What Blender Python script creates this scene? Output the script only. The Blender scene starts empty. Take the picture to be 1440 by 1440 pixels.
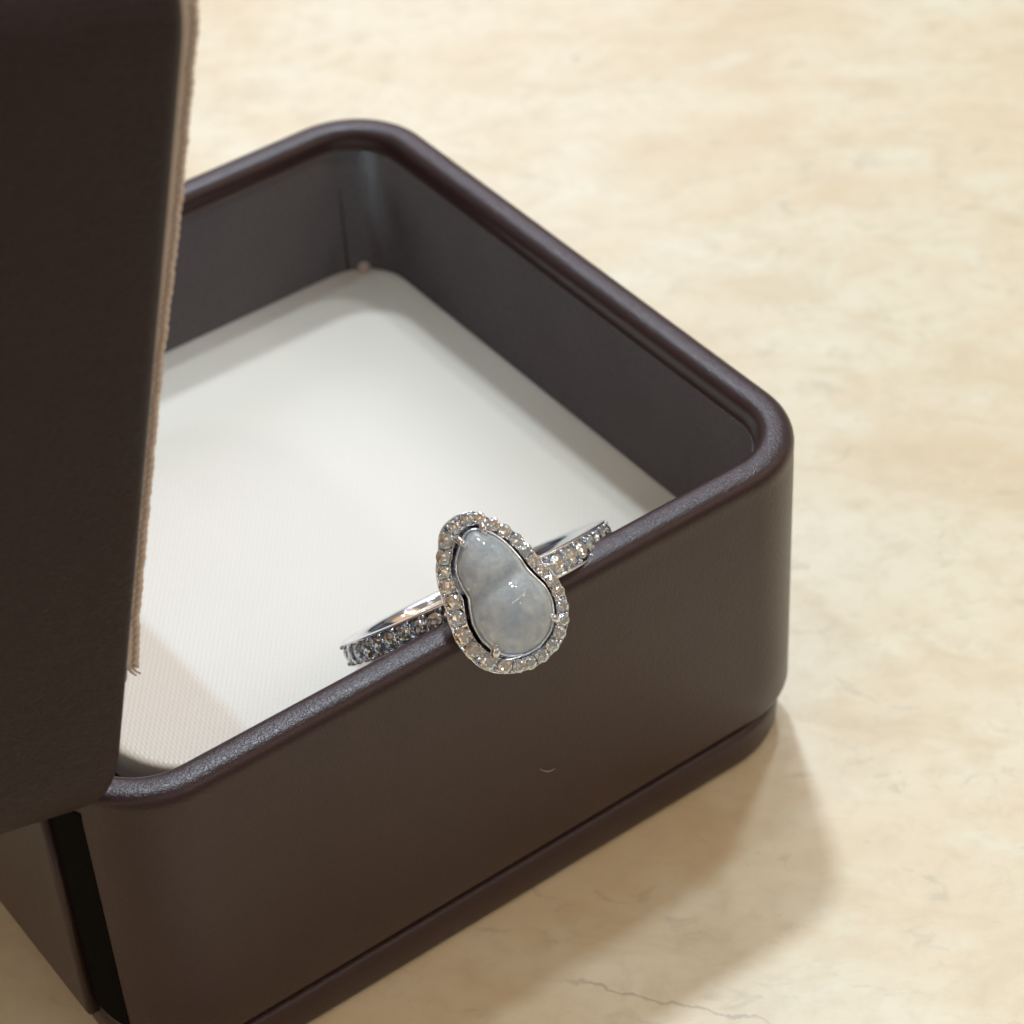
import bpy, math, random
import numpy as np
from mathutils import Vector, Matrix

S = 0.001                      # the code below works in millimetres
PI = math.pi
rnd = random.Random(7)
sc = bpy.context.scene
COL = sc.collection

# ---------------------------------------------------------------- camera
CAM = np.array([-38.313, -104.546, 148.560]); YAW, PITCH, ROLL = 0.592075, 0.721682, -0.0655834
cy, sy, cp, sp = math.cos(YAW), math.sin(YAW), math.cos(PITCH), math.sin(PITCH)
Fv = np.array([sy*cp, cy*cp, -sp]); Rv = np.array([cy, -sy, 0.0]); Uv = np.cross(Rv, Fv)
cr, sr = math.cos(ROLL), math.sin(ROLL)
R2 = cr*Rv + sr*Uv; U2 = -sr*Rv + cr*Uv
cam_data = bpy.data.cameras.new('camera'); cam = bpy.data.objects.new('camera', cam_data); COL.objects.link(cam)
m = Matrix(((R2[0], U2[0], -Fv[0], CAM[0]*S), (R2[1], U2[1], -Fv[1], CAM[1]*S), (R2[2], U2[2], -Fv[2], CAM[2]*S), (0, 0, 0, 1)))
cam.matrix_world = m
cam_data.sensor_width = 36.0; cam_data.lens = 3671.91/1440*36.0
cam_data.clip_start = 0.005; cam_data.clip_end = 20.0
cam_data.dof.use_dof = True; cam_data.dof.focus_distance = 0.1705; cam_data.dof.aperture_fstop = 58.0
sc.camera = cam

# ---------------------------------------------------------------- world and lamps
world = bpy.data.worlds.new('World'); sc.world = world; world.use_nodes = True
bg = world.node_tree.nodes['Background']
bg.inputs['Color'].default_value = (1.0, 0.87, 0.72, 1); bg.inputs['Strength'].default_value = 0.28

TARGET = Vector((0.035, 0.02, 0.015))
def lamp(name, slope, height, radius, power, color, shape='DISK', size_y=None, spin=0.0):
    ld = bpy.data.lights.new(name, 'AREA'); ld.shape = shape; ld.size = radius*2
    if size_y: ld.size_y = size_y
    ld.energy = power; ld.color = color
    o = bpy.data.objects.new(name, ld); COL.objects.link(o)
    p = TARGET + Vector((slope[0], slope[1], 1.0))*height
    o.location = p
    q = (TARGET - p).to_track_quat('-Z', 'Y')
    o.rotation_euler = (q.to_matrix() @ Matrix.Rotation(spin, 3, 'Z')).to_euler()
    return o
# shop downlights: their directions follow from the shadow edges in the photograph
lamp('downlight', (0.29, 0.51), 1.45, 0.060, 11.4, (0.75, 0.88, 1.0))
lamp('downlight', (0.40, 0.24), 1.55, 0.055, 5.2, (0.80, 0.92, 1.0))
lamp('downlight', (-0.296, 0.22), 1.55, 0.034, 2.3, (0.66, 0.88, 1.0))
# spotlight added straight above the box, its cone narrowed to spare the table: it gives the straight shade edge of the lid on the insert
spd = bpy.data.lights.new('added_spotlight', 'SPOT'); spo = bpy.data.objects.new('added_spotlight', spd); COL.objects.link(spo)
spd.energy = 33.0; spd.color = (0.46, 0.72, 1.0); spd.shadow_soft_size = 0.012; spd.spot_size = math.radians(2.3); spd.spot_blend = 0.5
aim = Vector((0.027, 0.036, 0.016)); spo.location = aim + Vector((-0.014, 0.0, 1.5))
spo.rotation_euler = (aim-spo.location).to_track_quat('-Z', 'Y').to_euler()
# unseen square panels added for fill and sparkle, a large one for the rim's sheen
WHITE, SOFT = (0.94, 0.95, 1.0), (1.0, 0.90, 0.78)
for sl, pw, colr in (((0.85, 0.10), 0.9, SOFT), ((-0.80, 0.35), 0.9, SOFT), ((-0.55, 0.85), 0.9, WHITE), ((0.95, -0.45), 0.8, SOFT),
                     ((-0.95, -0.25), 0.8, SOFT), ((-0.30, -0.62), 0.5, WHITE), ((0.45, -0.45), 0.5, WHITE), ((0.05, 0.95), 0.9, WHITE), ((-0.15, 0.52), 0.6, WHITE), ((0.55, 0.55), 0.7, WHITE)):
    lamp('added_panel', sl, 1.7, 0.08, pw*0.4, colr, 'SQUARE')
for sl in ((-0.12, -1.05), (0.85, -0.95), (-0.75, -0.85), (0.35, -1.35), (1.35, -0.25), (-1.2, 0.05)):
    lamp('added_panel', sl, 1.5, 0.05, 0.48, (0.95, 0.97, 1.0), 'SQUARE')
lamp('added_panel', (0.76, 1.22), 1.6, 0.42, 10.0, (0.88, 0.84, 1.0), 'SQUARE')
# large warm fill discs added low at the sides and front to warm the shadows
for sl, hh, pw in (((1.55, -0.55), 0.85, 1.8), ((0.75, -1.45), 0.85, 1.3), ((-1.95, -0.45), 0.75, 3.0)):
    lamp('warm_fill', sl, hh, 0.55, pw, (1.0, 0.55, 0.22))
# cove strips whose reflections draw the fine lines in the stone
def strip(a, b, power, color, width=0.05):
    a = TARGET+Vector(a); b = TARGET+Vector(b); c = (a+b)/2
    ld = bpy.data.lights.new('cove_strip', 'AREA'); ld.shape = 'RECTANGLE'; ld.size = (b-a).length; ld.size_y = width; ld.energy = power; ld.color = color
    o = bpy.data.objects.new('cove_strip', ld); COL.objects.link(o); o.location = c
    x = (b-a).normalized(); z = (c-TARGET); z = (z - x*z.dot(x)).normalized(); y = z.cross(x)
    o.rotation_euler = Matrix((x, y, z)).transposed().to_euler()
strip((-0.35, -1.15, 1.05), (1.05, -0.75, 0.95), 1.1, (1.0, 0.86, 0.72))
strip((1.05, -0.70, 0.95), (1.15, 0.55, 1.15), 0.9, (1.0, 0.90, 0.80))

sc.view_settings.view_transform = 'Standard'; sc.view_settings.look = 'None'
sc.view_settings.exposure = 0.0; sc.view_settings.gamma = 1.0; sc.view_settings.use_curve_mapping = False
cyc = sc.cycles
cyc.max_bounces = 20; cyc.transmission_bounces = 16; cyc.glossy_bounces = 8; cyc.diffuse_bounces = 5; cyc.volume_bounces = 2
cyc.caustics_reflective = True; cyc.caustics_refractive = True; cyc.blur_glossy = 0.3
cyc.sample_clamp_indirect = 20.0; cyc.use_denoising = True

# ---------------------------------------------------------------- materials
def new_mat(name):
    mt = bpy.data.materials.new(name); mt.use_nodes = True
    return mt, mt.node_tree, mt.node_tree.nodes['Principled BSDF']
def N(nt, kind, **kw):
    n = nt.nodes.new(kind)
    for k, v in kw.items():
        if k in n.inputs: n.inputs[k].default_value = v
        else: setattr(n, k, v)
    return n
def coords(nt, scale=(1000, 1000, 1000), rot=(0, 0, 0)):
    tc = N(nt, 'ShaderNodeTexCoord'); mp = N(nt, 'ShaderNodeMapping')
    mp.inputs['Scale'].default_value = scale; mp.inputs['Rotation'].default_value = rot
    nt.links.new(tc.outputs['Object'], mp.inputs['Vector'])
    return mp.outputs['Vector']
def ramp(nt, fac, stops):
    r = N(nt, 'ShaderNodeValToRGB'); e = r.color_ramp.elements
    while len(e) < len(stops): e.new(0.5)
    for el, (p, c) in zip(e, stops): el.position = p; el.color = (*c, 1) if len(c) == 3 else c
    nt.links.new(fac, r.inputs['Fac']); return r.outputs['Color']
def mixc(nt, fac, a, b, mode='MIX'):
    mx = N(nt, 'ShaderNodeMix', data_type='RGBA', blend_type=mode)
    for sock, v in ((mx.inputs[0], fac), (mx.inputs[6], a), (mx.inputs[7], b)):
        if hasattr(v, 'is_linked'): nt.links.new(v, sock)
        else: sock.default_value = v if not isinstance(v, tuple) or len(v) == 4 else (*v, 1)
    return mx.outputs[2]
def mathn(nt, op, a, b=None):
    n = N(nt, 'ShaderNodeMath', operation=op)
    for i, v in enumerate((a, b)):
        if v is None: continue
        if hasattr(v, 'is_linked'): nt.links.new(v, n.inputs[i])
        else: n.inputs[i].default_value = v
    return n.outputs[0]
def noise(nt, vec, scale, detail=4.0, rough=0.55, dist=0.0):
    n = N(nt, 'ShaderNodeTexNoise'); n.inputs['Scale'].default_value = scale; n.inputs['Detail'].default_value = detail
    n.inputs['Roughness'].default_value = rough; n.inputs['Distortion'].default_value = dist
    nt.links.new(vec, n.inputs['Vector']); return n.outputs['Fac']
def bump(nt, bsdf, height, strength, dist_mm, prev=None):
    b = N(nt, 'ShaderNodeBump'); b.inputs['Strength'].default_value = strength; b.inputs['Distance'].default_value = dist_mm*S
    nt.links.new(height, b.inputs['Height'])
    if prev: nt.links.new(prev, b.inputs['Normal'])
    nt.links.new(b.outputs['Normal'], bsdf.inputs['Normal']); return b.outputs['Normal']

def leather(name, base, rough=0.42, grain=1.0, stretch=(1, 1, 0.55)):
    mt, nt, b = new_mat(name)
    v = coords(nt, tuple(1000*s for s in stretch))
    v2 = coords(nt)
    big = noise(nt, v2, 0.22, 3, 0.5)
    c = mixc(nt, big, tuple(x*0.85 for x in base), tuple(x*1.18 for x in base))
    nt.links.new(c, b.inputs['Base Color'])
    g1 = N(nt, 'ShaderNodeTexVoronoi', feature='DISTANCE_TO_EDGE'); g1.inputs['Scale'].default_value = 2.6
    wob = N(nt, 'ShaderNodeTexNoise'); wob.inputs['Scale'].default_value = 1.6; wob.inputs['Detail'].default_value = 3
    nt.links.new(v, wob.inputs['Vector'])
    add = N(nt, 'ShaderNodeVectorMath', operation='MULTIPLY_ADD'); add.inputs[1].default_value = (1.1, 1.1, 1.1)
    nt.links.new(wob.outputs['Color'], add.inputs[0]); nt.links.new(v, add.inputs[2])
    nt.links.new(add.outputs[0], g1.inputs['Vector'])
    cell = mathn(nt, 'MINIMUM', g1.outputs['Distance'], 0.16)
    fine = noise(nt, v, 5.5, 3, 0.6)
    h = mathn(nt, 'ADD', mathn(nt, 'MULTIPLY', cell, 3.0), mathn(nt, 'MULTIPLY', fine, 0.9))
    bump(nt, b, h, 0.45*grain, 0.06)
    rg = noise(nt, v2, 3.0, 3)
    rr = N(nt, 'ShaderNodeMapRange'); rr.inputs['To Min'].default_value = rough-0.05; rr.inputs['To Max'].default_value = rough+0.09
    nt.links.new(rg, rr.inputs['Value']); nt.links.new(rr.outputs[0], b.inputs['Roughness'])
    b.inputs['IOR'].default_value = 1.48
    return mt
M_LEATHER = leather('brown_leather', (0.039, 0.0192, 0.0210), 0.31, 0.72)
M_LID = leather('brown_lid_leather', (0.025, 0.0132, 0.0148), 0.42, 1.7, (1.15, 1, 0.5))
M_LID.node_tree.nodes['Principled BSDF'].inputs['Specular IOR Level'].default_value = 0.36
M_LINING = leather('brown_lining', (0.049, 0.039, 0.038), 0.27, 0.3)

def gap_shade():
    mt, nt, b = new_mat('black_gap_shade'); v = coords(nt)
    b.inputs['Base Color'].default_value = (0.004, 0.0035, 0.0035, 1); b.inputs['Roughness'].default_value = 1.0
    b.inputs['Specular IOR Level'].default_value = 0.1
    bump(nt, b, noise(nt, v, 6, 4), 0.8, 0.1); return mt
M_GAP_SHADE = gap_shade()  # near-black colour for the shade in the gap beside the hinge flap

def satin():
    mt, nt, b = new_mat('cream_satin')
    v = coords(nt, (1000, 1000, 1000), (0, 0, math.radians(38)))
    sep = N(nt, 'ShaderNodeSeparateXYZ'); nt.links.new(v, sep.inputs[0])
    def sn(o, f, ph=0.0): return mathn(nt, 'SINE', mathn(nt, 'ADD', mathn(nt, 'MULTIPLY', o, f), ph))
    sx = sn(sep.outputs['X'], 2*PI/0.36); sy_ = sn(sep.outputs['Y'], 2*PI/0.46)
    weave = mathn(nt, 'ADD', mathn(nt, 'MULTIPLY', mathn(nt, 'MULTIPLY', sx, sy_), 0.6), mathn(nt, 'MULTIPLY', sx, 0.4))
    irregular = noise(nt, v, 1.3, 3)
    hgt = mathn(nt, 'ADD', weave, mathn(nt, 'MULTIPLY', irregular, 1.4))
    n1 = bump(nt, b, hgt, 0.17, 0.055)
    big = noise(nt, v, 0.10, 2)
    nt.links.new(mixc(nt, big, (0.725, 0.645, 0.53, 1), (0.765, 0.685, 0.572, 1)), b.inputs['Base Color'])
    b.inputs['Roughness'].default_value = 0.36; b.inputs['Specular IOR Level'].default_value = 0.5
    b.inputs['Sheen Weight'].default_value = 0.08
    return mt
M_SATIN = satin()

def tape():
    mt, nt, b = new_mat('beige_tape'); v = coords(nt)
    c = mixc(nt, noise(nt, v, 1.2, 3), (0.56, 0.47, 0.39, 1), (0.74, 0.65, 0.57, 1))
    nt.links.new(c, b.inputs['Base Color']); b.inputs['Roughness'].default_value = 0.42
    b.inputs['Sheen Weight'].default_value = 0.2
    bump(nt, b, noise(nt, v, 9, 2), 0.5, 0.04); return mt
M_TAPE = tape()
M_CORD, _, _b = new_mat('tan_cord'); _b.inputs['Base Color'].default_value = (0.74, 0.63, 0.54, 1); _b.inputs['Roughness'].default_value = 0.38
M_TAN, _, _b = new_mat('tan_lining'); _b.inputs['Base Color'].default_value = (0.66, 0.44, 0.27, 1); _b.inputs['Roughness'].default_value = 0.45
M_EDGE, _, _b = new_mat('pale_tape_edge'); _b.inputs['Base Color'].default_value = (0.62, 0.52, 0.46, 1); _b.inputs['Roughness'].default_value = 0.4

def travertine():
    mt, nt, b = new_mat('cream_travertine')
    # bedding runs across the slab, nearly level in the picture
    v = coords(nt, (1000, 1000, 1000), (0, 0, math.radians(36)))
    mp = N(nt, 'ShaderNodeMapping'); mp.inputs['Scale'].default_value = (0.60, 1.0, 1.0); nt.links.new(v, mp.inputs['Vector']); vs = mp.outputs['Vector']
    cloud = noise(nt, vs, 0.055, 6, 0.58, 0.6)
    base = ramp(nt, cloud, [(0.28, (0.788, 0.642, 0.425)), (0.45, (0.847, 0.738, 0.532)), (0.56, (0.867, 0.782, 0.587)), (0.74, (0.877, 0.811, 0.638))])
    warm = ramp(nt, noise(nt, vs, 0.028, 4, 0.55, 0.4), [(0.50, (0, 0, 0)), (0.72, (1, 1, 1))])
    base = mixc(nt, mathn(nt, 'MULTIPLY', warm, 0.55), base, (0.818, 0.633, 0.400, 1))
    mid = ramp(nt, noise(nt, vs, 0.16, 6, 0.62, 0.7), [(0.50, (0, 0, 0)), (0.68, (1, 1, 1))])
    base = mixc(nt, mathn(nt, 'MULTIPLY', mid, 0.62), base, (0.729, 0.606, 0.392, 1))
    white = ramp(nt, noise(nt, vs, 0.13, 6, 0.62, 0.4), [(0.52, (0, 0, 0)), (0.70, (1, 1, 1))])
    base = mixc(nt, mathn(nt, 'MULTIPLY', white, 0.8), base, (0.886, 0.843, 0.670, 1))
    mottle = noise(nt, v, 0.45, 6, 0.65, 0.3)
    base = mixc(nt, mathn(nt, 'MULTIPLY', ramp(nt, mottle, [(0.47, (0, 0, 0)), (0.70, (1, 1, 1))]), 0.42), base, (0.690, 0.581, 0.392, 1))
    grey = ramp(nt, noise(nt, vs, 0.36, 5, 0.62, 1.0), [(0.60, (0, 0, 0)), (0.69, (1, 1, 1))])
    base = mixc(nt, mathn(nt, 'MULTIPLY', grey, 0.40), base, (0.552, 0.490, 0.360, 1))
    # thin healed cracks
    vw = N(nt, 'ShaderNodeTexVoronoi', feature='DISTANCE_TO_EDGE'); vw.inputs['Scale'].default_value = 0.022
    wb = N(nt, 'ShaderNodeTexNoise'); wb.inputs['Scale'].default_value = 0.11; wb.inputs['Detail'].default_value = 5
    nt.links.new(vs, wb.inputs['Vector'])
    ad = N(nt, 'ShaderNodeVectorMath', operation='MULTIPLY_ADD'); ad.inputs[1].default_value = (16, 16, 16)
    nt.links.new(wb.outputs['Color'], ad.inputs[0]); nt.links.new(vs, ad.inputs[2]); nt.links.new(ad.outputs[0], vw.inputs['Vector'])
    crack = ramp(nt, vw.outputs['Distance'], [(0.0, (1, 1, 1)), (0.007, (0, 0, 0))])
    gate = ramp(nt, noise(nt, vs, 0.05, 2), [(0.50, (0, 0, 0)), (0.60, (1, 1, 1))])
    base = mixc(nt, mathn(nt, 'MULTIPLY', mathn(nt, 'MULTIPLY', crack, gate), 0.15), base, (0.414, 0.345, 0.247, 1))
    # one hairline crack in front of the box
    vm = coords(nt); sp_ = N(nt, 'ShaderNodeSeparateXYZ'); nt.links.new(vm, sp_.inputs[0])
    d_ = mathn(nt, 'ADD', mathn(nt, 'MULTIPLY', sp_.outputs['X'], 0.8), mathn(nt, 'ADD', mathn(nt, 'MULTIPLY', sp_.outputs['Y'], 0.6), -18.4))
    d_ = mathn(nt, 'ADD', d_, mathn(nt, 'MULTIPLY', mathn(nt, 'SUBTRACT', noise(nt, vm, 0.35, 4, 0.55), 0.5), 2.6))
    al = mathn(nt, 'ADD', mathn(nt, 'MULTIPLY', sp_.outputs['X'], 0.6), mathn(nt, 'MULTIPLY', sp_.outputs['Y'], -0.8))
    win = N(nt, 'ShaderNodeMapRange', interpolation_type='SMOOTHSTEP'); nt.links.new(mathn(nt, 'ABSOLUTE', mathn(nt, 'ADD', al, -31.0)), win.inputs['Value'])
    win.inputs['From Min'].default_value = 5.0; win.inputs['From Max'].default_value = 9.5; win.inputs['To Min'].default_value = 1.0; win.inputs['To Max'].default_value = 0.0
    thin = N(nt, 'ShaderNodeMapRange', interpolation_type='SMOOTHSTEP'); nt.links.new(mathn(nt, 'ABSOLUTE', d_), thin.inputs['Value'])
    thin.inputs['From Min'].default_value = 0.02; thin.inputs['From Max'].default_value = 0.20; thin.inputs['To Min'].default_value = 0.55; thin.inputs['To Max'].default_value = 0.0
    base = mixc(nt, mathn(nt, 'MULTIPLY', thin.outputs[0], win.outputs[0]), base, (0.40, 0.34, 0.27, 1))
    nt.links.new(base, b.inputs['Base Color'])
    b.inputs['Roughness'].default_value = 0.34; b.inputs['Specular IOR Level'].default_value = 0.42
    bump(nt, b, noise(nt, v, 0.5, 4), 0.08, 0.15)
    return mt
M_STONE = travertine()

def metal():
    mt, nt, b = new_mat('white_gold'); b.inputs['Metallic'].default_value = 1.0
    b.inputs['Base Color'].default_value = (0.80, 0.84, 0.90, 1); b.inputs['Roughness'].default_value = 0.09
    v = coords(nt); bump(nt, b, noise(nt, v, 2.0, 2), 0.06, 0.05); return mt
M_METAL = metal()

def diamond(name, tint):
    mt, nt, b = new_mat(name)
    b.inputs['Base Color'].default_value = (*tint, 1); b.inputs['Transmission Weight'].default_value = 1.0
    b.inputs['IOR'].default_value = 2.42; b.inputs['Roughness'].default_value = 0.0
    gl = N(nt, 'ShaderNodeBsdfGlossy'); gl.inputs['Color'].default_value = (*(min(t*0.97, 1) for t in tint), 1); gl.inputs['Roughness'].default_value = 0.05
    gr = N(nt, 'ShaderNodeBsdfGlossy'); gr.inputs['Color'].default_value = (*tint, 1); gr.inputs['Roughness'].default_value = 0.24
    m0 = N(nt, 'ShaderNodeMixShader'); m0.inputs[0].default_value = 0.45
    nt.links.new(gl.outputs[0], m0.inputs[1]); nt.links.new(gr.outputs[0], m0.inputs[2])
    mx = N(nt, 'ShaderNodeMixShader'); mx.inputs[0].default_value = 0.75
    # tiny flat facets, each with its own tilt
    tc = N(nt, 'ShaderNodeTexCoord'); vo = N(nt, 'ShaderNodeTexVoronoi'); vo.inputs['Scale'].default_value = 2300.0
    nt.links.new(tc.outputs['Object'], vo.inputs['Vector'])
    geo = N(nt, 'ShaderNodeNewGeometry')
    sb = N(nt, 'ShaderNodeVectorMath', operation='SUBTRACT'); sb.inputs[1].default_value = (0.5, 0.5, 0.5); nt.links.new(vo.outputs['Color'], sb.inputs[0])
    ml = N(nt, 'ShaderNodeVectorMath', operation='MULTIPLY_ADD'); ml.inputs[1].default_value = (0.75, 0.75, 0.75)
    nt.links.new(sb.outputs[0], ml.inputs[0]); nt.links.new(geo.outputs['Normal'], ml.inputs[2])
    nn = N(nt, 'ShaderNodeVectorMath', operation='NORMALIZE'); nt.links.new(ml.outputs[0], nn.inputs[0])
    nt.links.new(nn.outputs[0], gl.inputs['Normal']); nt.links.new(nn.outputs[0], gr.inputs['Normal'])
    nt.links.new(b.outputs[0], mx.inputs[1]); nt.links.new(m0.outputs[0], mx.inputs[2]); nt.links.new(mx.outputs[0], nt.nodes['Material Output'].inputs['Surface'])
    return mt
M_DIA = [diamond('diamond_clear', (0.88, 0.95, 1.0)), diamond('diamond_warm', (0.98, 0.98, 0.95)), diamond('diamond_cool', (0.80, 0.92, 1.0))]

def jade():
    mt, nt, b = new_mat('icy_stone')
    v = coords(nt)
    wisp = ramp(nt, noise(nt, v, 0.8, 7, 0.66, 0.3), [(0.40, (0, 0, 0)), (0.76, (1, 1, 1))])
    nt.links.new(mixc(nt, wisp, (0.72, 0.83, 1.0, 1), (0.88, 0.94, 1.0, 1)), b.inputs['Base Color'])
    tr = N(nt, 'ShaderNodeMapRange'); tr.inputs['To Min'].default_value = 0.60; tr.inputs['To Max'].default_value = 0.38
    nt.links.new(wisp, tr.inputs['Value']); nt.links.new(tr.outputs[0], b.inputs['Transmission Weight'])
    b.inputs['Subsurface Weight'].default_value = 1.0; b.inputs['Subsurface Radius'].default_value = (1.0, 1.0, 1.15); b.inputs['Subsurface Scale'].default_value = 0.0016
    b.inputs['IOR'].default_value = 1.58; b.inputs['Roughness'].default_value = 0.03
    return mt
M_JADE = jade()
M_SEAT, _snt, _b = new_mat('pearl_backing'); _b.inputs['Roughness'].default_value = 0.35; _b.inputs['Metallic'].default_value = 0.25
_sv = coords(_snt); _snt.links.new(mixc(_snt, noise(_snt, _sv, 0.7, 5), (0.66, 0.72, 0.80, 1), (0.84, 0.89, 0.96, 1)), _b.inputs['Base Color'])

# ---------------------------------------------------------------- mesh helpers
def mesh_obj(name, verts, faces, mat, parent=None, smooth=True, place=None):
    me = bpy.data.meshes.new(name)
    me.from_pydata([tuple(float(c)*S for c in v) for v in verts], [], faces)
    me.update()
    import bmesh
    bm = bmesh.new(); bm.from_mesh(me); bmesh.ops.recalc_face_normals(bm, faces=bm.faces); bm.to_mesh(me); bm.free()
    if smooth:
        for p in me.polygons: p.use_smooth = True
    me.materials.append(mat)
    o = bpy.data.objects.new(name, me); COL.objects.link(o)
    if parent is not None: o.parent = parent
    if place is not None: o.matrix_local = place
    return o
def empty(name, label, cat, loc=(0, 0, 0)):
    o = bpy.data.objects.new(name, None); COL.objects.link(o); o.empty_display_size = 0.005
    o.location = Vector(loc)*S; o['label'] = label; o['category'] = cat
    return o
def shift(loc):                      # parts are modelled in place; undo the parent's offset
    return Matrix.Translation(-Vector(loc)*S)
def loops_to_faces(nl, n, close_loops=False, cap_first=False, cap_last=False):
    f = []
    last = nl if close_loops else nl-1
    for i in range(last):
        j = (i+1) % nl
        for k in range(n):
            k2 = (k+1) % n
            f.append((i*n+k, i*n+k2, j*n+k2, j*n+k))
    if cap_first: f.append(tuple(range(n))[::-1])
    if cap_last: f.append(tuple(range((nl-1)*n, nl*n)))
    return f
def round_rect(L, W, R, off, seg=14, x0=0.0, y0=0.0):
    """closed loop of points, offset inwards by off; straight sides are cut up too"""
    pts = []
    r = max(R-off, 0.25)
    cs = [(L-R, R, -PI/2), (L-R, W-R, 0), (R, W-R, PI/2), (R, R, PI)]
    for (cx, cy_, a0) in cs:
        sx = 1 if cx > L/2 else -1; sy2 = 1 if cy_ > W/2 else -1
        ccx = cx if R-off > 0.25 else (L/2+sx*(L/2-off-r)); ccy = cy_ if R-off > 0.25 else (W/2+sy2*(W/2-off-r))
        for i in range(seg+1):
            a = a0 + PI/2*i/seg
            pts.append((x0+ccx+r*math.cos(a), y0+ccy+r*math.sin(a)))
    out = []
    for i, p in enumerate(pts):
        q = pts[(i+1) % len(pts)]; out.append(p)
        if i % (seg+1) == seg:
            for t in (0.1, 0.3, 0.5, 0.7, 0.9): out.append((p[0]+(q[0]-p[0])*t, p[1]+(q[1]-p[1])*t))
    return out
def sweep_rr(L, W, R, profile, **kw):
    verts = []; n = None
    for off, z in profile:
        lp = round_rect(L, W, R, off); n = len(lp)
        verts += [(x, y, z) for x, y in lp]
    return verts, n
def tube(path, radii, seg=8, cap=True):
    path = [Vector(p) for p in path]; V = []; up = None
    for i, p in enumerate(path):
        t = (path[min(i+1, len(path)-1)] - path[max(i-1, 0)]).normalized()
        if up is None: up = t.orthogonal().normalized()
        up = (up - t*up.dot(t)).normalized(); bi = t.cross(up)
        r = radii[i] if hasattr(radii, '__len__') else radii
        for k in range(seg):
            a = 2*PI*k/seg; V.append(p + (up*math.cos(a) + bi*math.sin(a))*r)
    F = []
    for i in range(len(path)-1):
        for k in range(seg): k2 = (k+1) % seg; F.append((i*seg+k, i*seg+k2, (i+1)*seg+k2, (i+1)*seg+k))
    if cap: F.append(tuple(range(seg))); F.append(tuple(range((len(path)-1)*seg, len(path)*seg)))
    return V, F
def ball(c, r, nu=8, nv=5, sx=1, sy=1, sz=1):
    V = []; F = []
    for j in range(1, nv):
        b = PI*j/nv
        for i in range(nu):
            a = 2*PI*i/nu; V.append((c[0]+r*sx*math.sin(b)*math.cos(a), c[1]+r*sy*math.sin(b)*math.sin(a), c[2]+r*sz*math.cos(b)))
    top = len(V); V.append((c[0], c[1], c[2]+r*sz)); bot = len(V); V.append((c[0], c[1], c[2]-r*sz))
    for j in range(nv-2):
        for i in range(nu): i2 = (i+1) % nu; F.append((j*nu+i, j*nu+i2, (j+1)*nu+i2, (j+1)*nu+i))
    for i in range(nu):
        i2 = (i+1) % nu; F.append((top, i2, i)); F.append((bot, (nv-2)*nu+i, (nv-2)*nu+i2))
    return V, F
def join(parts):
    V = []; F = []
    for v, f in parts:
        o = len(V); V += list(v); F += [tuple(i+o for i in ff) for ff in f]
    return V, F

# ---------------------------------------------------------------- the table
tv = [(-900, -58, 0), (1100, -58, 0), (1100, 1100, 0), (-900, 1100, 0), (-900, -58, -30), (1100, -58, -30), (1100, 1100, -30), (-900, 1100, -30)]
tf = [(0, 1, 2, 3), (7, 6, 5, 4), (0, 4, 5, 1), (1, 5, 6, 2), (2, 6, 7, 3), (3, 7, 4, 0)]
table = mesh_obj('table_top', tv, tf, M_STONE, smooth=False); table['kind'] = 'structure'
table['label'] = 'cream travertine table top under the jewellery box'

# ---------------------------------------------------------------- the box
L, W, H, RC, T = 60.15, 59.0, 29.0, 7.2, 2.7
PADZ, GZ = 15.5, 4.5
E_ = T/2
BOX0 = (L/2, W/2, 0)
box = empty('jewellery_box', 'open dark brown leather jewellery box with its hinged lid raised', 'box', BOX0)
B = shift(BOX0)
# base body: outer wall, rolled rim, inner wall and floor
prof = [(2.0, GZ-0.02), (0.45, GZ+0.03), (0.12, GZ+0.2), (0.0, GZ+0.6), (0.0, GZ+4), (0.0, 14), (0.0, 20), (0.0, H-E_-1.2), (0.03, H-E_-0.5)]
for i in range(0, 25):
    a = PI*i/24
    prof.append((E_ - E_*math.copysign(abs(math.cos(a))**0.72, math.cos(a)), H-E_+E_*0.98*math.sin(a)**0.72))
prof += [(T+0.06, H-E_-0.15), (T+0.16, H-E_-0.35), (T+0.3, H-E_-0.45), (T+0.3, 7.0), (24.0, 7.0)]
v, n = sweep_rr(L, W, RC, prof)
body = mesh_obj('base_wall', v, loops_to_faces(len(prof), n, False, True, True), M_LEATHER, box, place=B)
pl = [(T+0.32, 7.1), (T+0.3, H-E_-0.35), (T+0.16, H-E_-0.4), (T+0.11, H-E_-0.6), (T+0.12, 22), (T+0.12, 12.0), (T+0.16, 8.0), (T+2, 7.6), (24.0, 7.6)]
v, n = sweep_rr(L, W, RC, pl)
mesh_obj('inner_lining', v, loops_to_faces(len(pl), n, False, True, True), M_LINING, box, place=B)
# plinth below the groove
pp = [(1.7, 0.02), (0.9, 0.05), (0.5, 0.3), (0.3, 0.8), (0.22, 2.2), (0.26, 3.1), (0.45, 3.5), (0.9, 3.65), (1.9, 3.7), (2.1, GZ+0.3)]
v, n = sweep_rr(L, W, 8.4, pp)
mesh_obj('plinth', v, loops_to_faces(len(pp), n, False, True, True), M_LEATHER, box, place=B)
# vertical seam of the inner lining in the rear corner
sx_, sy_2 = L-T-3.3, W-T-0.28
v, f = tube([(sx_, sy_2, 9), (sx_+0.02, sy_2, 15), (sx_-0.03, sy_2, 22), (sx_, sy_2, H-E_-0.4)], [0.25, 0.25, 0.24, 0.12], 10)
mesh_obj('lining_seam', v, f, M_LINING, box, place=B)
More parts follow.
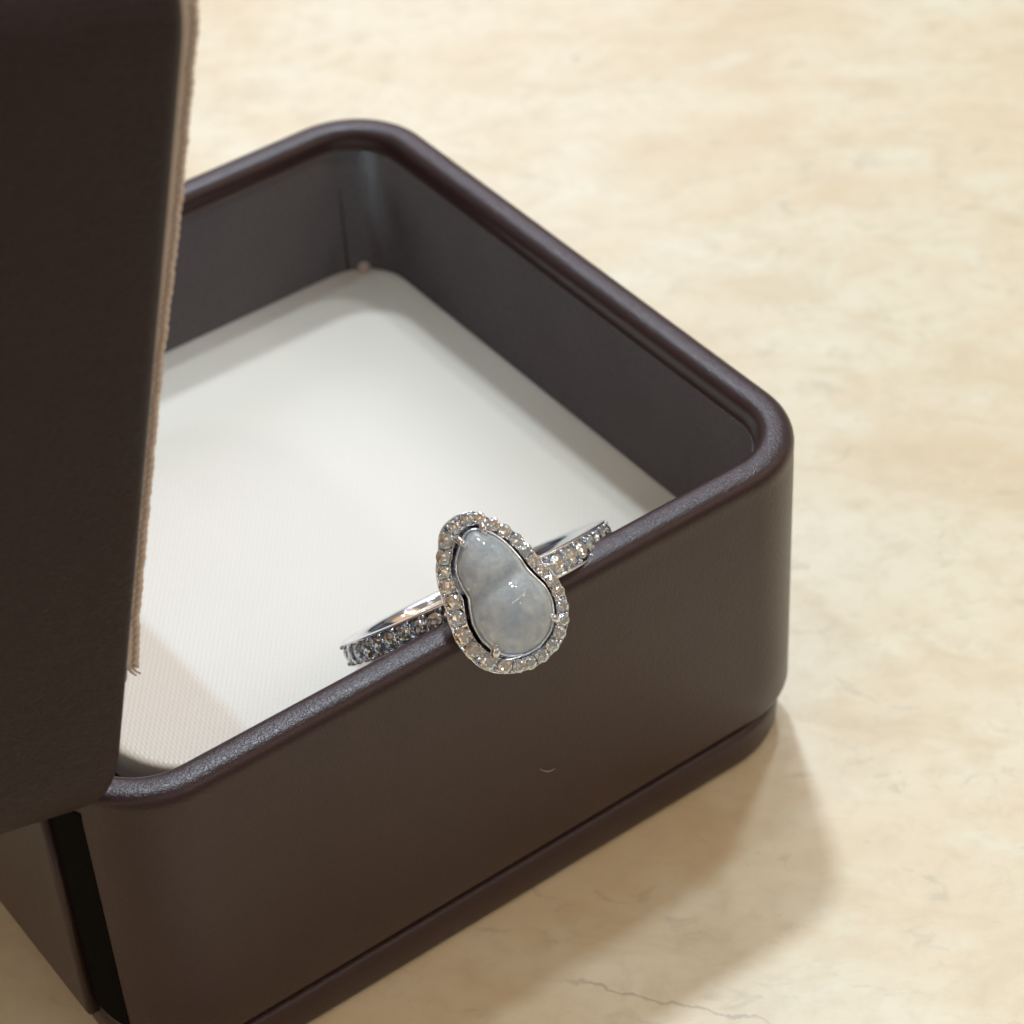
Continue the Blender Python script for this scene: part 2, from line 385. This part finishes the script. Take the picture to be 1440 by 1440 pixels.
# hinge side: leather flap standing proud; a black strip stands in for the shade in the gap beside it
def slab(x0, x1, y0, y1, z0, z1, bev=0.25):
    """upright box with rounded vertical and horizontal edges facing -x"""
    V = []; lv = [(0, bev), (-0, 0)]
    ring = lambda x, d: [(x, y0+d, z0+d), (x, y1-d, z0+d), (x, y1-d, z1-d), (x, y0+d, z1-d)]
    V += ring(x1, 0); V += ring(x0+bev, 0); V += ring(x0+bev*0.3, bev*0.3); V += ring(x0, bev)
    return V, loops_to_faces(4, 4, False, True, True)
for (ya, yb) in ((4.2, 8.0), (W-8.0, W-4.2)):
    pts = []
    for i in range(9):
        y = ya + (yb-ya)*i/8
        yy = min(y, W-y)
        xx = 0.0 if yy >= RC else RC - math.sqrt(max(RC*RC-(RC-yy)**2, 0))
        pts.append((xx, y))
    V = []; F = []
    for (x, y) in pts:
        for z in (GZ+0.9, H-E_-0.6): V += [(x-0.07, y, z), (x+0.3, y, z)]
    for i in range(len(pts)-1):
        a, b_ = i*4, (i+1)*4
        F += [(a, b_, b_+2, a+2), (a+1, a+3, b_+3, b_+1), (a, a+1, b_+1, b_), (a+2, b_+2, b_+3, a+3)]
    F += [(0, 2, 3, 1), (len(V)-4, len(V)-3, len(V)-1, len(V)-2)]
    mesh_obj('gap_shade_strip', V, F, M_GAP_SHADE, box, smooth=False, place=B)
v, f = slab(-0.75, 0.2, 8.0, W-8.0, GZ-0.6, H-0.6, 0.3)
mesh_obj('hinge_flap', v, f, M_LEATHER, box, place=B)

# lid, modelled closed (rim down at z = 0, top up) and swung open about the hinge edge
TH = math.radians(75.7)
LID0 = (1.06-0.247*2.2+0.55, 0.0, 29.57-0.969*2.2)
LD = 21.0
lp = [(18.0, LD-2.2), (T+0.3, LD-2.2), (T+0.1, 10.0), (T+0.05, E_+1.2)]
for i in range(0, 13):
    a = PI*i/12
    lp.append((E_ + E_*math.copysign(abs(math.cos(a))**0.85, math.cos(a)), E_-E_*0.98*math.sin(a)**0.85))
lp += [(0.0, E_+1.5), (0.0, 8.0), (0.0, 14.0), (0.0, LD-3.0)]
for i in range(1, 9):
    a = PI/2*i/8
    lp.append((2.6-2.6*math.cos(a), LD-2.6+2.6*math.sin(a)))
lp.append((22.0, LD+0.3))
LL = 60.4
v, n = sweep_rr(LL, W, RC, lp)
lid_m = B @ Matrix.Translation(Vector(LID0)*S) @ Matrix.Rotation(-TH, 4, 'Y')
lid = mesh_obj('lid', v, loops_to_faces(len(lp), n, False, True, True), M_LID, box, place=lid_m)
# padded lining panel inside the lid
lw = [(T+0.5, LD-2.3), (T+0.5, 4.2), (T+1.1, 3.6), (T+5, 2.9), (24, 2.8)]
v, n = sweep_rr(LL, W, RC, lw)
mesh_obj('lid_lining', v, loops_to_faces(len(lw), n, False, True, True), M_TAN, lid)
# beige tape that stands out of the lid's rim, with a braided edge
lp0 = round_rect(L, W, RC, T+0.12, 14)
def tape_path():
    y = T+0.12; P = []
    for i in range(95): P.append((11.4 + (LL-RC-11.4)*i/94, y))
    r = RC-T-0.12
    for i in range(1, 15): a = -PI/2+PI/2*i/14; P.append((LL-RC+r*math.cos(a), RC+r*math.sin(a)))
    for i in range(1, 60): P.append((LL-T-0.12, RC + (W-2*RC)*i/59))
    for i in range(1, 15): a = PI/2*i/14; P.append((LL-RC+r*math.cos(a), W-RC+r*math.sin(a)))
    for i in range(1, 80): P.append((LL-RC - (LL-RC-11.4)*i/79, W-y))
    return P
def protr(x):
    t = min(max((x-30)/14, 0), 1); t = t*t*(3-2*t)
    e = min(max((15.2-x)/4, 0), 1)
    return 1.50 + 0.28*t + 0.30*e
TP = tape_path(); V = []; F = []; cen = (L/2, W/2)
s = 0.0; edge_pts = []
for i, (x, y) in enumerate(TP):
    q0 = TP[max(i-1, 0)]; q1 = TP[min(i+1, len(TP)-1)]
    tx, ty = q1[0]-q0[0], q1[1]-q0[1]; l = math.hypot(tx, ty); nx, ny = -ty/l, tx/l      # inwards
    if i: s += math.hypot(x-TP[i-1][0], y-TP[i-1][1])
    p = protr(x)
    wv = 0.03*math.sin(s*2.1) + 0.02*math.sin(s*5.3)
    for (o_, z_) in ((0.0, 3.4), (0.0, -p+0.15+wv), (0.06, -p+wv), (0.26, -p+wv), (0.32, -p+0.15+wv), (0.32, 3.4)):
        V.append((x+nx*o_, y+ny*o_, z_))
    edge_pts.append((x+nx*0.16, y+ny*0.16, -p-0.10+wv, nx, ny, s))
for i in range(len(TP)-1):
    for k in range(6): k2 = (k+1) % 6; F.append((i*6+k, i*6+k2, (i+1)*6+k2, (i+1)*6+k))
F += [tuple(range(6)), tuple(range((len(TP)-1)*6, len(TP)*6))]
tp = mesh_obj('tape', V, F, M_TAPE, lid)
def resample(pts, step):
    P = np.array(pts, float); d = np.r_[0, np.cumsum(np.linalg.norm(np.diff(P[:, :3], axis=0), axis=1))]
    t = np.arange(0, d[-1], step); return np.stack([np.interp(t, d, P[:, k]) for k in range(P.shape[1])], 1), t
RP, tt = resample(edge_pts, 0.11)
for strand in range(2):
    path = []
    for q, t_ in zip(RP, tt):
        a = 2*PI*t_/1.15 + strand*PI
        jit = 0.02*math.sin(t_*3.7+strand)
        path.append((q[0]+q[3]*0.17*math.cos(a), q[1]+q[4]*0.17*math.cos(a), q[2]+0.15*math.sin(a)+jit))
    vv, ff = tube(path, 0.19, 6); mesh_obj('braid_strand', vv, ff, M_CORD, tp)
# frayed end threads of the tape
for k in range(5):
    q = RP[0]; z0 = q[2]+0.1+0.22*k; y0 = q[1]
    ang = rnd.uniform(-0.5, 0.5); ln = rnd.uniform(0.7, 1.3)
    path = [(q[0]+0.15, y0, z0)] + [(q[0]-ln*t_, y0+0.12*math.sin(3*t_+k), z0-0.55*t_*t_*(1 if k < 2 else -0.1)+ang*0.4*t_) for t_ in (0.3, 0.65, 1.0)]
    vv, ff = tube(path, [0.1, 0.1, 0.085, 0.05], 6); mesh_obj('loose_thread', vv, ff, M_EDGE if k % 2 == 0 else M_TAPE, tp)
# thin pale welt between leather and tape
path = [(x, T-0.06 if y < W/2 else y, -protr(x)*0.28-0.02) for x, y in TP[:95]]
vv, ff = tube(path, 0.11, 6); mesh_obj('welt', vv, ff, M_EDGE, tp)

# ---------------------------------------------------------------- cushion insert
PAD0 = (34, W/2, PADZ-2)
pad_out = [(9.3, W-T-0.5)]
arc = lambda cx, cy_, r, a0, a1, k: [(cx+r*math.cos(a0+(a1-a0)*i/k), cy_+r*math.sin(a0+(a1-a0)*i/k)) for i in range(k+1)]
g = T+0.35
pad_out = [(9.3, W-g-1), (9.25, 40), (9.3, 30), (9.25, 22), (9.3, 19.6), (9.46, 17.8), (10.3, 15.8), (11.4, 14.3), (13.0, 13.2), (17.0, 11.0), (24, 7.2), (31.6, g), (38, g), (46, g)]
pad_out += arc(L-g-3.6, g+3.6, 3.6, -PI/2, 0, 8) + [(L-g, 20), (L-g, 35)] + arc(L-g-4.6, W-g-4.6, 4.6, 0, PI/2, 10) + [(45, W-g), (30, W-g), (12, W-g)]
def dense(poly, step):
    P = np.array(poly+[poly[0]], float); d = np.r_[0, np.cumsum(np.linalg.norm(np.diff(P, axis=0), axis=1))]
    k = int(d[-1]/step); t = np.linspace(0, d[-1], k, endpoint=False)
    return np.stack([np.interp(t, d, P[:, 0]), np.interp(t, d, P[:, 1])], 1)
PO = dense(pad_out, 0.9); pc = np.array([34.5, 31.0])
rows = [(0.0, -3.0), (0.0, -0.6), (0.03, -0.3), (0.12, -0.12), (0.3, -0.02), (0.6, 0.02), (1.0, 0.03)]
V = []; npd = len(PO)
tan = np.roll(PO, -1, 0)-np.roll(PO, 1, 0); nor = np.stack([-tan[:, 1], tan[:, 0]], 1); nor /= np.linalg.norm(nor, axis=1)[:, None]
if ((pc-PO)*nor).sum() < 0: nor = -nor
for off, dz in rows:
    q = PO + nor*off
    V += [(x, y, PADZ+dz) for x, y in q]
V.append((pc[0], pc[1], PADZ+0.03)); PF = loops_to_faces(len(rows), npd, False, True, False)
PF += [((len(rows)-1)*npd+k, (len(rows)-1)*npd+(k+1) % npd, len(rows)*npd) for k in range(npd)]
pad = mesh_obj('cushion_insert', V, PF, M_SATIN)
for p_ in pad.data.polygons:
    if len(p_.vertices) == 3: p_.use_smooth = False
pad['label'] = 'flat cream satin insert lying inside the brown box'; pad['category'] = 'insert'
tuft = mesh_obj('corner_tuft', *ball((L-g-2.1, W-g-1.3, PADZ+0.15), 0.62, 10, 7, 1.1, 0.8, 1.0), M_EDGE, pad)

# ---------------------------------------------------------------- the ring
RC0 = np.array([34.2, 8.3, 23.2])
dN = np.array([30.9, 0.0, 31.25]) - RC0; dN /= np.linalg.norm(dN)
e1 = np.array([0.999, -0.039, 0.0]); nA = np.cross(e1, dN); nA /= np.linalg.norm(nA)
if nA[2] < 0: nA = -nA
Xh = np.cross(nA, dN); Xh /= np.linalg.norm(Xh)
low = RC0 - dN*10.4
ring = empty('gemstone_ring', 'white gold ring with pale gourd shaped stone and diamond halo, leaning on box rim', 'ring', tuple(low))
# ring frame: x = Xh, y = nA (along the finger axis), z = dN (towards the head), origin at the ring's centre
RM = Matrix(((Xh[0], nA[0], dN[0], RC0[0]*S), (Xh[1], nA[1], dN[1], RC0[1]*S), (Xh[2], nA[2], dN[2], RC0[2]*S), (0, 0, 0, 1)))
RP_ = shift(tuple(low)) @ RM
BW = 0.95; RO = 10.25; RI = 8.75
NB = 160; V = []
cross = [(-BW, RO-0.10), (-BW+0.06, RO), (-BW+0.16, RO), (-BW+0.26, RO-0.22), (0, RO-0.32), (BW-0.26, RO-0.22), (BW-0.16, RO), (BW-0.06, RO), (BW, RO-0.10),
         (BW, RI+0.45), (BW-0.12, RI+0.18), (BW-0.4, RI+0.03), (0, RI), (-BW+0.4, RI+0.03), (-BW+0.12, RI+0.18), (-BW, RI+0.45)]
for i in range(NB):
    a = 2*PI*i/NB
    taper = 1.0 - 0.16*(0.5-0.5*math.cos(a))
    for (yy, rr) in cross: V.append((rr*math.sin(a), yy*taper, rr*math.cos(a)))
band = mesh_obj('band', V, loops_to_faces(NB, len(cross), True), M_METAL, ring, place=RP_)

def brilliant():
    V = []; F = []
    add_ring = lambda n, r, z, ph: [V.append((r*math.cos(2*PI*(i+ph)/n), r*math.sin(2*PI*(i+ph)/n), z)) or len(V)-1 for i in range(n)]
    tb = add_ring(8, 0.56, 0.30, 0.0); md = add_ring(8, 0.80, 0.17, 0.5); g1 = add_ring(16, 1.0, 0.03, 0.0); g2 = add_ring(16, 1.0, -0.03, 0.0)
    lw_ = add_ring(8, 0.46, -0.50, 0.5); V.append((0, 0, -0.86)); cu = len(V)-1
    F.append(tuple(tb))
    for i in range(8):
        j = (i+1) % 8; p = (i-1) % 8
        F.append((tb[i], md[i], tb[j])); F.append((tb[i], md[p], g1[2*i], md[i]))
        F.append((md[i], g1[2*i], g1[2*i+1])); F.append((md[i], g1[2*i+1], g1[(2*i+2) % 16]))
        F.append((lw_[i], g2[2*i+1], g2[2*i])); F.append((lw_[i], g2[(2*i+2) % 16], g2[2*i+1]))
        F.append((cu, lw_[i], g2[2*i], lw_[p]))
    for i in range(16): j = (i+1) % 16; F.append((g1[i], g2[i], g2[j], g1[j]))
    return V, F
bV, bF = brilliant()
dia_mesh = []
for k, mt in enumerate(M_DIA):
    o = mesh_obj('diamond', bV, bF, mt, smooth=False); dia_mesh.append(o.data); bpy.data.objects.remove(o)
M_FOIL, _, _b = new_mat('bright_facet'); _b.inputs['Metallic'].default_value = 1.0; _b.inputs['Base Color'].default_value = (0.95, 0.97, 1.0, 1); _b.inputs['Roughness'].default_value = 0.04
for me_ in dia_mesh:
    me_.materials.append(M_FOIL)
    for p_ in me_.polygons:
        if p_.center.z < -0.05*S: p_.material_index = 1
def place_diamond(parent, pos, axis, r, spin, kind):
    o = bpy.data.objects.new('diamond', dia_mesh[kind]); COL.objects.link(o); o.parent = parent
    z = Vector(axis).normalized(); x = z.orthogonal().normalized(); y = z.cross(x)
    Mr = Matrix((x, y, z)).transposed().to_4x4() @ Matrix.Rotation(spin, 4, 'Z')
    o.matrix_local = Matrix.Translation(Vector(pos)*S) @ Mr @ Matrix.Diagonal((r, r, r, 1.0))
    return o
beads = []
pitch = math.radians(7.35)
for side in (-1, 1):
    for k in range(10):
        a = side*(math.radians(19) + pitch*k)
        rr = 0.62 - 0.006*k
        dirv = (math.sin(a), 0, math.cos(a))
        place_diamond(band, tuple(c*(RO-0.03) for c in dirv), (dirv[0]+rnd.uniform(-.08, .08), rnd.uniform(-.08, .08), dirv[2]), rr, rnd.uniform(0, PI), rnd.choice((0, 0, 1, 2, 2)))
        b2 = a + side*pitch/2
        for yy in (-0.62, 0.62):
            beads.append(ball((math.sin(b2)*(RO+0.03), yy, math.cos(b2)*(RO+0.03)), 0.155, 7, 5))
V, F = join(beads); bd = mesh_obj('bead_setting', V, F, M_METAL, band); bd['kind'] = 'stuff'

# ---- head: outlines in the head's own plane (mm)
OUT = [(0.53, 5.74), (1.29, 4.78), (2.08, 3.85), (2.66, 2.93), (3.03, 1.55), (3.34, 0.49), (3.66, -0.36), (3.77, -1.42), (3.59, -2.65), (3.08, -3.73), (2.24, -4.64), (1.06, -5.18), (-0.27, -5.4), (-1.59, -5.17), (-2.75, -4.62), (-3.57, -3.77), (-4.01, -2.56), (-4.24, -1.55), (-4.11, -0.3), (-3.85, 0.88), (-3.72, 2.12), (-3.38, 3.26), (-2.67, 4.33), (-2.28, 5.15), (-1.68, 5.67), (-0.71, 5.91)]
CAB = [(-0.48, 4.59), (0.16, 4.44), (1.0, 3.65), (1.47, 2.72), (1.83, 1.55), (1.91, 0.86), (2.16, 0.09), (2.53, -0.84), (2.56, -1.86), (2.27, -2.73), (1.66, -3.55), (0.69, -4.09), (-0.48, -4.19), (-1.43, -3.83), (-2.12, -3.15), (-2.56, -2.14), (-2.63, -1.0), (-2.37, -0.03), (-2.14, 0.67), (-2.24, 1.52), (-2.22, 2.41), (-1.92, 3.16), (-1.36, 3.8), (-0.88, 4.28)]
HC = np.array([-0.15, 0.25])
NH = 176
def polar(poly, smooth=2):
    P = np.array(poly) - HC
    P = np.concatenate([P, P[:1]]); D = []
    for i in range(len(P)-1):
        for t in np.linspace(0, 1, 24, endpoint=False): D.append(P[i]*(1-t)+P[i+1]*t)
    D = np.array(D); a = np.arctan2(D[:, 1], D[:, 0]); r = np.hypot(D[:, 0], D[:, 1])
    o = np.argsort(a); a = a[o]; r = r[o]
    A = -PI + 2*PI*np.arange(NH)/NH
    rr = np.interp(A, np.r_[a-2*PI, a, a+2*PI], np.r_[r, r, r])
    for _ in range(smooth): rr = 0.25*np.roll(rr, 1)+0.5*rr+0.25*np.roll(rr, -1)
    return HC + rr[:, None]*np.stack([np.cos(A), np.sin(A)], 1)
oc = polar(OUT, 3); cc = polar(CAB, 4)
def normals(P):
    t = np.roll(P, -1, 0)-np.roll(P, 1, 0); n_ = np.stack([t[:, 1], -t[:, 0]], 1); return n_/np.linalg.norm(n_, axis=1)[:, None]
cn = normals(cc)
inner = cc + cn*0.40
for _ in range(4): inner = 0.25*np.roll(inner, 1, 0)+0.5*inner+0.25*np.roll(inner, -1, 0)
HZ = 12.0
# halo frame
prof_h = [(0.0, -1.25), (0.0, -0.2), (0.03, -0.14), (0.07, -0.14), (0.14, -0.28), (0.5, -0.38), (0.84, -0.38), (0.93, -0.2), (0.96, -0.17), (1.0, -0.22), (1.0, -0.65), (0.93, -0.95), (0.8, -1.25)]
V = []
for t, z in prof_h:
    q = inner + (oc-inner)*t; V += [(x, y, HZ+z) for x, y in q]
halo = mesh_obj('halo', V, loops_to_faces(len(prof_h), NH, True), M_METAL, ring, place=RP_)
# halo stones along the middle of the frame, sized to its width
mid = inner*0.47 + oc*0.53; wid = np.linalg.norm(oc-inner, axis=1)
seg = np.linalg.norm(np.roll(mid, -1, 0)-mid, axis=1); cum = np.r_[0, np.cumsum(seg)]
tot = cum[-1]; pos = 0.0; stones = []
while pos < tot-0.6:
    k = int(np.searchsorted(cum, pos)) % NH
    dmt = min(max(wid[k]*0.88, 0.95), 1.28)
    stones.append((pos+dmt/2, dmt)); pos += dmt*0.96
stretch = tot/pos; hb = []
for (s_, dmt) in stones:
    s_ *= stretch; k = int(np.searchsorted(cum, s_)) % NH
    out = oc[k]-inner[k]; out /= np.linalg.norm(out)
    tilt = 0.16
    place_diamond(halo, (mid[k][0], mid[k][1], HZ-0.13), (out[0]*tilt+rnd.uniform(-.09, .09), out[1]*tilt+rnd.uniform(-.09, .09), 1), dmt/2*0.97, rnd.uniform(0, PI), rnd.choice((0, 0, 1, 1, 1, 2)))
    k2 = int(np.searchsorted(cum, (s_+dmt*0.5*stretch) % tot)) % NH
    for t in (0.16, 0.84):
        q = inner[k2] + (oc[k2]-inner[k2])*t; hb.append(ball((q[0], q[1], HZ-0.10), 0.13, 7, 5))
    if wid[k] > 1.75:       # wide shoulder of the frame: small filler stones beside the main one
        for t in (0.13, 0.9):
            q = inner[k2] + (oc[k2]-inner[k2])*t
            place_diamond(halo, (q[0], q[1], HZ-0.10), (rnd.uniform(-.15, .15), rnd.uniform(-.15, .15), 1), 0.33, rnd.uniform(0, PI), rnd.choice((0, 1, 2)))
V, F = join(hb); bd = mesh_obj('bead_setting', V, F, M_METAL, halo); bd['kind'] = 'stuff'
# bezel wall round the stone
prof_b = [(0.02, -1.2), (0.02, 0.30), (0.07, 0.38), (0.15, 0.36), (0.19, 0.25), (0.24, -1.2)]
V = []
for o_, z in prof_b: V += [(x, y, HZ+z) for x, y in cc+cn*o_]
mesh_obj('bezel', V, loops_to_faces(len(prof_b), NH, True), M_METAL, ring, place=RP_)
# gallery basket below the head
V = []
for fr, z in ((0.92, -1.2), (0.80, -1.7), (0.62, -2.4), (0.55, -2.9), (0.48, -2.9), (0.55, -2.4), (0.74, -1.6), (0.80, -1.2)):
    q = HC + (oc-HC)*fr; V += [(x, y, HZ+z) for x, y in q]
mesh_obj('gallery', V, loops_to_faces(8, NH, True), M_METAL, ring, place=RP_)
# seat plate under the stone
V = [(x, y, HZ-0.75) for x, y in cc+cn*0.05] + [(x, y, HZ-0.95) for x, y in cc+cn*0.05]
seat = mesh_obj('seat_plate', V, loops_to_faces(2, NH, False, True, True), M_SEAT, ring, place=RP_)


# gourd cabochon: a pillow over its own outline (membrane solution), pinched at the waist
gs = 0.085; gx = np.arange(-3.2, 3.2, gs); gy = np.arange(-4.8, 5.2, gs)
GX, GY = np.meshgrid(gx, gy, indexing='ij')
ang = np.arctan2(GY-HC[1], GX-HC[0]); rad = np.hypot(GX-HC[0], GY-HC[1])
ca = np.arctan2(cc[:, 1]-HC[1], cc[:, 0]-HC[0]); crd = np.hypot(cc[:, 0]-HC[0], cc[:, 1]-HC[1]); o_ = np.argsort(ca)
lim = np.interp(ang, np.r_[ca[o_]-2*PI, ca[o_], ca[o_]+2*PI], np.r_[crd[o_]]*1.0 if False else np.r_[crd[o_], crd[o_], crd[o_]])
ins = rad < lim
phi = np.zeros_like(GX)
for it in range(2600):
    nb = 0.25*(np.roll(phi, 1, 0)+np.roll(phi, -1, 0)+np.roll(phi, 1, 1)+np.roll(phi, -1, 1)) + gs*gs
    phi = np.where(ins, phi + 1.6*(nb-phi) if it % 2 == 5 else nb, 0.0)
def phis(x, y):
    fx = (x-gx[0])/gs; fy = (y-gy[0])/gs; i = int(fx); j = int(fy); a = fx-i; b_ = fy-j
    return phi[i, j]*(1-a)*(1-b_)+phi[i+1, j]*a*(1-b_)+phi[i, j+1]*(1-a)*b_+phi[i+1, j+1]*a*b_
def dome(x, y):
    z = 0.78*math.sqrt(max(phis(x, y), 0.0))*1.0
    # the waist runs a little aslant
    w_ = (y - 0.75 - 0.10*x)
    return z*(1 - 0.27*math.exp(-(w_/0.62)**2))
fr_list = [1.0, 0.985, 0.96, 0.92, 0.87, 0.81, 0.74, 0.66, 0.58, 0.49, 0.40, 0.31, 0.22, 0.13, 0.06]
V = [(x, y, HZ-0.55) for x, y in HC+(cc-HC)*0.97] + [(x, y, HZ-0.45) for x, y in cc]
Z0 = 0.16
for fr in fr_list:
    q = HC+(cc-HC)*fr
    V += [(x, y, HZ+Z0+(dome(x, y) if fr < 1 else 0.0)) for x, y in q]
V.append((HC[0], HC[1], HZ+Z0+dome(*HC)))
nl = 2+len(fr_list); F = loops_to_faces(nl, NH, False, True, False)
for k in range(NH): F.append(((nl-1)*NH+k, (nl-1)*NH+(k+1) % NH, nl*NH))
stone = mesh_obj('gourd_stone', V, F, M_JADE, ring, place=RP_)
# claws
for (x, y), sz in (((-2.18, -3.18), 1.25), ((2.22, -2.9), 0.95), ((-1.23, 4.2), 1.0), ((0.50, 4.4), 0.9)):
    v2 = np.array([x, y])-HC; v2 /= np.linalg.norm(v2); r = 0.27*sz
    path = []
    for (o2, z2) in ((0.34, -0.6), (0.34, -0.1), (0.30, 0.35), (0.14, 0.72), (-0.10, 0.90), (-0.34, 0.93)):
        path.append((x+v2[0]*o2, y+v2[1]*o2, HZ+z2*1.0))
    vv, ff = tube(path, [r, r, r, r*1.02, r*0.95, r*0.6], 12)
    bv, bf = ball(path[-1], r*0.62, 12, 8)
    V, F = join([(vv, ff), (bv, bf)])
    mesh_obj('claw', V, F, M_METAL, ring, place=RP_)

# ---------------------------------------------------------------- a stray fibre on the box front
lf = [(32.9, -0.02, 12.95), (33.2, -0.10, 12.62), (33.55, -0.13, 12.33), (33.9, -0.1, 12.2), (34.25, -0.02, 12.1)]
vv, ff = tube(lf, [0.012, 0.022, 0.024, 0.022, 0.012], 5)
lint = mesh_obj('lint_fibre', vv, ff, M_EDGE)
lint['label'] = 'short pale lint fibre clinging to the front wall of the box'; lint['category'] = 'lint'
